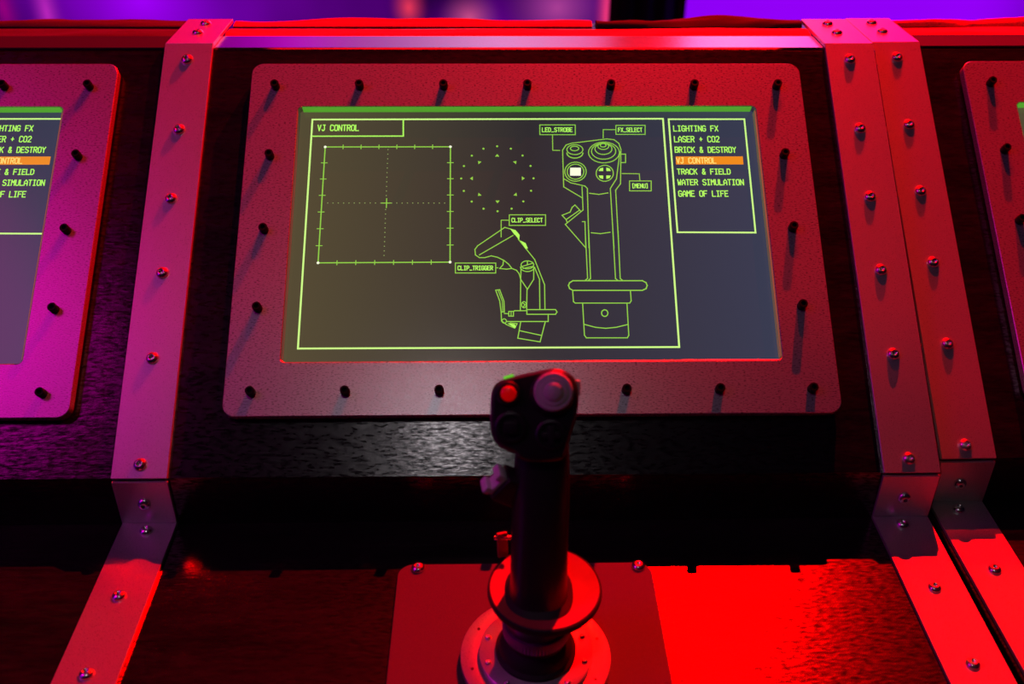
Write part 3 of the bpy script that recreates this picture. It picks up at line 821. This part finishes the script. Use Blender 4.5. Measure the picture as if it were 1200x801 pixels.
def cloth(name, label, mtx, x0, x1, y0, y1, z, h, m, seed, roll=0.0, cat='cloth'):
    nx_, ny_ = int((x1 - x0) / 0.006), 10
    V, F = [], []
    for top in (1, 0):
        for i in range(nx_ + 1):
            x = x0 + (x1 - x0) * i / nx_
            for j in range(ny_ + 1):
                v = j / ny_
                a = noise.noise(Vector((x * 9 + seed, v * 1.2, seed)))
                b = noise.noise(Vector((x * 30, v * 5, seed + 3)))
                y = y0 + (y1 - y0) * v + 0.004 * a * v
                bulge = h * (0.55 + 0.9 * a + .25 * b) * math.sin(math.pi * min(1, v * 1.02)) ** 0.6 + roll * max(0, 1 - abs(v - .8) / .2) * (0.6 + a)
                zz = z + (0.0012 + max(0, bulge) if top else 0.0)
                V.append((x, y, zz))
    n1 = (nx_ + 1) * (ny_ + 1)
    for i in range(nx_):
        for j in range(ny_):
            p = i * (ny_ + 1) + j
            F.append((p, p + ny_ + 1, p + ny_ + 2, p + 1))
            F.append((n1 + p, n1 + p + 1, n1 + p + ny_ + 2, n1 + p + ny_ + 1))
    for i in range(nx_):
        for j in (0, ny_):
            p = i * (ny_ + 1) + j
            F.append((p, p + ny_ + 1, n1 + p + ny_ + 1, n1 + p))
    for i in (0, nx_):
        for j in range(ny_):
            p = i * (ny_ + 1) + j
            F.append((p, p + 1, n1 + p + 1, n1 + p))
    o = link(name, raw(V, F, name), None, m, True)
    o.matrix_world = mtx
    o['label'] = label
    o['category'] = cat
    return o


cloth('velvet_strip', 'bright red velvet strip lying behind the rail above the middle screen', M_CEN, -0.3165, 0.345, 0.4200, 0.4520, ZT + .0003, 0.0035, 'cloth', 1.3)
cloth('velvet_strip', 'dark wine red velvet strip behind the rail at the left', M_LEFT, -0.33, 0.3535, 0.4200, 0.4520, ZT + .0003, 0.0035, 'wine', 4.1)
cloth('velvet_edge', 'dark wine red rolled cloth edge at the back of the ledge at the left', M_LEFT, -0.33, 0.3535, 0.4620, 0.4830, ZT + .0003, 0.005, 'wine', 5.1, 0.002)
cloth('velvet_strip', 'flat red velvet strip directly behind the rail at the right', M_RIGHT, 0.4610, 1.12, 0.4200, 0.4520, ZT + .0003, 0.0035, 'cloth', 7.7)
cloth('velvet_edge', 'thick rolled red cloth edge at the back of the ledge at the right', M_RIGHT, 0.4620, 1.12, 0.4600, 0.4830, ZT + .0003, 0.010, 'cloth', 3.7, 0.004)
cloth('velvet_edge', 'thin folded red velvet edge at the very back of the ledge left of centre', M_CEN, -0.3165, 0.10, 0.4640, 0.4830, ZT + .0003, 0.003, 'cloth', 9.2, 0.003)
cloth('black_cloth_edge', 'black folded cloth edge at the back of the ledge right of centre', M_CEN, 0.105, 0.345, 0.4600, 0.4830, ZT + .0005, 0.008, 'tape', 2.2, 0.001)

# ------------------------------------------------------------------ joystick mounting plate
PXM = 0.0105
t = thing('mounting_plate', 'flat red-lit metal plate with rounded corners screwed to the desk under the joystick', 'plate',
          Matrix.Translation((PXM, -0.19, 0.0)))
hx, y_b, y_f = 0.1140, 0.1310, -0.150
lp = []
for z in (0.0003, 0.0026, 0.0030):
    ins = 0.0004 if z > .0028 else 0
    lp.append([(x, y + (y_b + y_f) / 2, z) for x, y, _ in rrect(hx - ins, (y_b - y_f) / 2 - ins, 0.014 - ins, 0)])
link('plate_sheet', rings(lp, 'plate_sheet'), t, 'plate')
for x in (-0.0963, 0.1024):
    for y in (0.1257, -0.1447):
        o = link('screw', SCREW, t)
        o.location = (x, y * 1.0 - (0 if y > 0 else -0.004), 0.0029)

# ------------------------------------------------------------------ joystick
JX, JY = 0.0160, -0.1680
t = thing('joystick', 'black flight stick with red button and grey knob, standing before the middle screen', 'joystick',
          Matrix.Translation((JX, JY, 0.003)))


def lat(name, prof, m, loc=(0, 0, 0), seg=64, parent=t, rfun=None, mtx=None):
    o = link(name, lathe(prof, name, seg, True, rfun), parent, m, True)
    if mtx is not None:
        o.matrix_local = mtx
    else:
        o.location = loc
    return o


lat('mount_ring', [(0.0585, 0.0002), (0.0608, 0.0015), (0.0608, 0.0080), (0.0600, 0.0085), (0.0440, 0.0085), (0.0440, 0.0002)], 'alu')
lat('mount_disc', [(0.0458, 0.0087), (0.0458, 0.0128), (0.0450, 0.0134), (0.0001, 0.0134)], 'alu')
lat('base_cone', [(0.0325, 0.0136), (0.0325, 0.0165), (0.0300, 0.0185), (0.0285, 0.0260), (0.0240, 0.0300), (0.0240, 0.0370)], 'rubber')
lat('lock_nut', [(0.0235, 0.0360), (0.0268, 0.0368), (0.0268, 0.0368), (0.0272, 0.0470), (0.0262, 0.0480)], 'nut', seg=120,
    rfun=lambda i, k: (1.0 if i % 2 else 0.965) if k in (1, 2, 3) else 1)
lat('neck_collar', [(0.0235, 0.0475), (0.0250, 0.0500), (0.0262, 0.0620), (0.0300, 0.0740), (0.0320, 0.0776)], 'black')
for k in range(10):
    a = 2 * math.pi * (k + .5) / 10
    if k % 2 == 0:
        pass
    o = link('disc_screw', SCREW, t)
    o.scale = (0.42, 0.42, 0.5)
    o.location = (0.0405 * math.cos(a), 0.0405 * math.sin(a), 0.0133)
me_h = lathe([(0.0014, 0.0), (0.0014, 0.0004), (0.0001, 0.0004)], 'screw_hole', 12)
me_h.materials.append(M['recess'])
for k in range(8):
    a = 2 * math.pi * (k + .35) / 8
    o = link('screw_hole', me_h, t)
    o.location = (0.0530 * math.cos(a), 0.0530 * math.sin(a), 0.0084)

# hand rest: dished round flange with a dark rim
HRX, HRZ = 0.0056, 0.0800
lat('hand_rest', [(0.0300, -0.0020), (0.0415, -0.0015), (0.0425, 0.0035), (0.0420, 0.0050), (0.0400, 0.0046), (0.0300, 0.0022), (0.0001, 0.0015)],
    'handrest', (HRX, 0, HRZ), 72)
lat('rest_rim', [(0.0405, -0.0032), (0.0430, -0.0025), (0.0442, 0.0010), (0.0438, 0.0042), (0.0427, 0.0048), (0.0427, -0.0012), (0.0405, -0.0020)],
    'rubber', (HRX, 0, HRZ), 72)
o = link('lever_tab', mesh(box_bm(-0.0043, 0.0043, -0.0016, 0.0016, -0.004, 0.019, 0.0012), 'lever_tab'), t, 'handrest', True)
o.location = (-0.0262, 0.0370, 0.0850)
o.rotation_euler = (math.radians(-8), 0, 0.25)
lat('lever_pin', [(0.0016, 0), (0.0016, 0.013), (0.0012, 0.0136)], 'chrome', seg=16,
    mtx=Matrix.Translation((-0.0330, 0.0385, 0.0995)) @ Matrix.Rotation(math.pi / 2, 4, 'Y'))


def superring(cx, cy, z, rx, ry, tilt=0.0, n=40, p=2.6):
    P = []
    for i in range(n):
        a = 2 * math.pi * i / n
        c, s = math.cos(a), math.sin(a)
        x = rx * (abs(c) ** (2 / p)) * (1 if c >= 0 else -1)
        y = ry * (abs(s) ** (2 / p)) * (1 if s >= 0 else -1)
        P.append((cx + x, cy + y, z + y * tilt))
    return P


SH = [(0.0770, 0.0010, -.003, .0262, .0285, 0), (0.0830, .0010, -.003, .0262, .0285, 0), (0.0850, .0008, -.001, .0225, .0245, 0), (0.0900, .0008, .000, .0216, .0235, 0), (0.1000, .0008, .001, .0216, .0232, 0), (0.1150, .0008, .003, .0214, .0228, .05),
      (0.1350, .0010, .006, .0210, .0224, .1), (0.1550, .0014, .009, .0206, .0222, .15), (0.1750, .0018, .013, .0203, .0220, .22),
      (0.1950, .0020, .019, .0198, .0215, .3), (0.2120, .0016, .026, .0196, .0215, .42), (0.2260, .0005, .034, .0190, .0190, .5)]
link('grip_shaft', rings([superring(x, y, z, rx, ry, ti) for z, x, y, rx, ry, ti in SH], 'grip_shaft'), t, 'black', True)

# grip head: face outline in millimetres (across, up the face), swept back along the face normal
OUT = [(-19.2, 0.2), (-23.5, 2.2), (-28.5, 4.8), (-33.2, 9.2), (-35.4, 16.0), (-36.0, 28.7), (-35.3, 42.6), (-32.6, 49.6), (-26.6, 53.6),
       (-13.3, 57.2), (3.4, 60.6), (11.0, 61.2), (18.0, 59.2), (23.6, 54.4), (26.6, 46.0), (26.4, 34.3), (24.7, 24.1), (21.1, 12.2), (18.0, 1.5),
       (15.0, -4.0), (6.0, -6.0), (-6.0, -6.0), (-15.0, -3.5)]


def catmull(P, k=4):
    R = []
    n = len(P)
    for i in range(n):
        p0, p1, p2, p3 = P[i - 1], P[i], P[(i + 1) % n], P[(i + 2) % n]
        for j in range(k):
            u = j / k
            R.append(tuple(0.5 * (2 * b + (c - a) * u + (2 * a - 5 * b + 4 * c - d_) * u * u + (-a + 3 * b - 3 * c + d_) * u ** 3)
                           for a, b, c, d_ in zip(p0, p1, p2, p3)))
    return R


OUTS = catmull(OUT)
N_ = Vector((0, -0.85, 0.527))
BACK = Vector((0, 0.79, -0.613))
UP = Vector((0, 0.527, 0.85))
P0 = Vector((0.0005, 0.0, 0.2147))          # face foot, in the joystick's frame
cxm, cym = -4.0, 29.0
loops = []
for d_, sc, sy, du in ((0.0, 0.90, .90, 0), (0.0016, 0.955, .955, 0), (0.0045, 0.985, .98, 0), (0.008, .995, .985, 0), (0.018, .99, .97, -.3), (0.028, 0.96, .93, -1.2),
                       (0.040, 0.86, .84, -4), (0.052, 0.70, .66, -9), (0.062, .48, .44, -14), (0.067, .26, .22, -17)):
    L_ = []
    for x, h in OUTS:
        X = cxm + (x - cxm) * sc
        H_ = cym + (h - cym) * sy + du
        L_.append(tuple(P0 + Vector((X / 1000, 0, 0)) + UP * (H_ / 1000) + BACK * d_))
    loops.append(L_)
head = link('grip_head', rings(loops, 'grip_head'), t, 'black', True)
FACE = Matrix(((1, 0, 0, P0.x), (0, UP.y, N_.y, P0.y), (0, UP.z, N_.z, P0.z), (0, 0, 0, 1)))


def on_face(x, h, lift=0.0):
    return FACE @ Matrix.Translation((x / 1000, h / 1000, lift))


c_ = lat('button_collar', [(0.0088, -.001), (0.0088, 0.0016), (0.0078, 0.0026), (0.0060, 0.0026), (0.0058, 0.001), (0.0001, 0.001)], 'black', mtx=on_face(-23.0, 43.0), seg=32)
lat('red_button', [(0.0048, 0.0), (0.0054, 0.0040), (0.0052, 0.0056), (0.0038, 0.0066), (0.0001, 0.0069)], 'red', mtx=on_face(-23.0, 43.2), seg=32)
lat('knob_base', [(0.0148, -.001), (0.0150, 0.0015), (0.0136, 0.0032), (0.0001, 0.0034)], 'black', mtx=on_face(7.5, 43.0) @ Matrix.Scale(1.05, 4), seg=48)
lat('thumb_knob', [(0.0095, 0.0030), (0.0116, 0.0048), (0.0118, 0.0066), (0.0108, 0.0076), (0.0082, 0.0078), (0.0080, 0.0086), (0.0060, 0.0088), (0.0052, 0.0098), (0.0030, 0.0104), (0.0001, 0.0110)],
    'knob', mtx=on_face(8.0, 44.6) @ Matrix.Scale(1.16, 4), seg=48)
lat('switch_ring', [(0.0112, -.001), (0.0112, 0.0016), (0.0100, 0.0024), (0.0086, 0.0024), (0.0084, 0.0008), (0.0001, 0.0008)], 'black', mtx=on_face(-21.5, 19.5), seg=40)
o = link('square_switch', mesh(box_bm(-.0048, .0048, -.0042, .0042, 0, .0052, .0012), 'square_switch'), t, 'black', True)
o.matrix_local = on_face(-21.5, 19.5)
lat('hat_ring', [(0.0108, -.001), (0.0108, 0.0014), (0.0096, 0.0022), (0.0086, 0.0022), (0.0084, 0.0006), (0.0001, 0.0006)], 'black', mtx=on_face(6.5, 14.0), seg=40)
bm = box_bm(-.0066, .0066, -.0021, .0021, 0, .0050, .0008)
b2 = box_bm(-.0021, .0021, -.0066, .0066, 0, .0054, .0008)
tmp = bpy.data.meshes.new('tmp')
b2.to_mesh(tmp)
b2.free()
bm.from_mesh(tmp)
o = link('cross_hat', mesh(bm, 'cross_hat'), t, 'black', True)
o.matrix_local = on_face(6.5, 14.0)
o = link('side_button', mesh(box_bm(-.002, .0030, -.0055, .0055, -.012, -.005, .0012), 'side_button'), t, 'knob', True)
o.matrix_local = on_face(24.9, 46.0, -.001)
o = link('status_light', mesh(box_bm(-.0052, .0052, -.0022, .0022, -.004, .0015, .0008), 'status_light'), t, 'led', True)
o.matrix_local = on_face(-22.5, 53.9) @ Matrix.Rotation(0.27, 4, 'Z') @ Matrix.Translation((0, 0, -.0055)) @ Matrix.Scale(.7, 4)

# tilted thumb switch on the left side of the shaft
sm = Matrix.Translation((-0.0275, 0.010, 0.1810)) @ Matrix.Rotation(math.radians(-52), 4, 'Y') @ Matrix.Rotation(math.radians(12), 4, 'X') @ Matrix.Scale(1.35, 4)
bm = box_bm(-.0070, .0070, -.0045, .0045, 0.0020, .0050, .0012)
for a in (-1, 1):
    b2 = box_bm(a * .0054 - .0024, a * .0054 + .0024, -.0045, .0045, 0.0040, .0082, .0012)
    tmp = bpy.data.meshes.new('tmp')
    b2.to_mesh(tmp)
    b2.free()
    bm.from_mesh(tmp)
o = link('side_switch', mesh(bm, 'side_switch'), t, 'switch', True)
o.matrix_local = sm
o['label'] = 'pale tilted two-horned side switch'
o = link('switch_housing', mesh(box_bm(-.0085, .0085, -.0065, .0065, -.0220, .0022, .0018), 'switch_housing'), t, 'black', True)
o.matrix_local = sm

# ------------------------------------------------------------------ LED walls far behind
def video_wall(x0, x1, m, label):
    xm = (x0 + x1) / 2
    t = thing('video_wall', label, 'video wall', Matrix.Translation((xm, 3.0, -0.9)))
    hw = (x1 - x0) / 2
    link('picture_surface', mesh(box_bm(-hw + .03, hw - .03, 0.0, 0.04, 0.03, 2.6), 'picture_surface'), t, m)
    for s in (-1, 1):
        link('side_frame', mesh(box_bm(s * (hw - .0145) - .0145, s * (hw - .0145) + .0145, -.01, .06, 0, 2.63), 'side_frame'), t, 'frame')
    link('bottom_frame', mesh(box_bm(-hw, hw, -.012, .062, 0.0, 0.029), 'bottom_frame'), t, 'frame')
    return t


va = video_mat('mottled_video', None, [(0.38, (0.020, 0.0, 0.05)), (0.66, (0.13, 0.0, 0.30))],
               [(-.20, .65, .60, .5, (0.35, 0.0, 0.95)), (-.55, .6, .07, .3, (0.50, 0.02, 0.50)), (-.70, .62, .07, .25, (0.30, 0.0, 0.20)),
                (.76, .62, .08, .12, (0.85, 0.04, 0.10)), (.98, .58, .13, .12, (0.60, 0.08, 0.25)), (1.30, .62, .22, .20, (0.40, 0.05, 0.30)),
                (1.48, .60, .05, .6, (0.9, 0.04, 0.20)), (-.6, 2.0, .9, .9, (0.10, 0.0, 0.03)), (0.35, 2.0, .6, .9, (0.60, 0.0, 0.75)), (1.1, 2.0, 0.9, .9, (0.80, 0.45, 1.0))], 1.6)
vb = video_mat('violet_video', None, [(0.3, (0.24, 0.0, 0.90)), (0.7, (0.36, 0.0, 1.0))],
               [(.66, .6, .42, .9, (0.035, 0.0, 0.12)), (-.60, 2.0, .8, .9, (0.85, 0.5, 1.0)), (.55, 2.1, 1.1, 1.0, (0.10, 0.0, 0.10))], 0.5)
video_wall(-2.6, 0.44, va, 'blurred dark purple video wall with pink glows, left of the black gap')
video_wall(0.66, 2.25, vb, 'blurred vivid violet video wall right of the black gap')
t = thing('black_curtain', 'black gap-filling drape panel between the two glowing walls', 'curtain', Matrix.Translation((0.55, 3.12, -0.9)))
V, F = [], []
n = 40
for k in (0, 1):
    for i in range(n + 1):
        V += [(-.24 + .48 * i / n, .012 * math.sin(i * 1.1) + k * .008, 0.0), (-.24 + .48 * i / n, .012 * math.sin(i * 1.1) + k * .008, 2.6)]
for k in (0, 1):
    for i in range(n):
        p = k * 2 * (n + 1) + 2 * i
        F.append((p, p + 2, p + 3, p + 1))
link('drape', raw(V, F, 'drape'), t, 'tape', True)

# added unseen lamp can; its flap keeps the panel lamp's red off the desk
LP = Vector((0.38, 1.73, 2.36))
aim = (Vector((0.10, 0.18, 0.18)) - LP).normalized()
q = aim.to_track_quat('Z', 'Y').to_matrix().to_4x4()
t = thing('added_lamp_rig', 'added unseen lamp can with a light-blocking flap, above and behind the console', 'lamp', Matrix.Translation(LP) @ q)
can = lathe([(0.11, -0.22), (0.12, -0.20), (0.12, 0.04), (0.113, 0.04), (0.113, -0.19), (0.0001, -0.195)], 'lamp_can', 32, False)
link('lamp_can', can, t, 'frame', True)
lip = Vector((0.10, YL + .045, ZL + .02))
dl = (lip - LP).normalized()
ux = (Vector((1, 0, 0)) - dl * dl.x).normalized()
vd = dl.cross(ux)
vd = vd if vd.y < 0 else -vd
c0 = LP + dl * 0.36
inv = (Matrix.Translation(LP) @ q).inverted()
pts_ = []
for k in (0, 0.003):
    pts_ += [inv @ (c0 + ux * a_ + vd * b_ + dl * k) for a_, b_ in ((-.3, 0), (.3, 0), (.3, .26), (-.3, .26))]
link('light_blocker', raw(pts_, [(0, 1, 2, 3), (4, 5, 6, 7), (0, 1, 5, 4), (1, 2, 6, 5), (2, 3, 7, 6), (3, 0, 4, 7)], 'light_blocker'), t, 'frame')
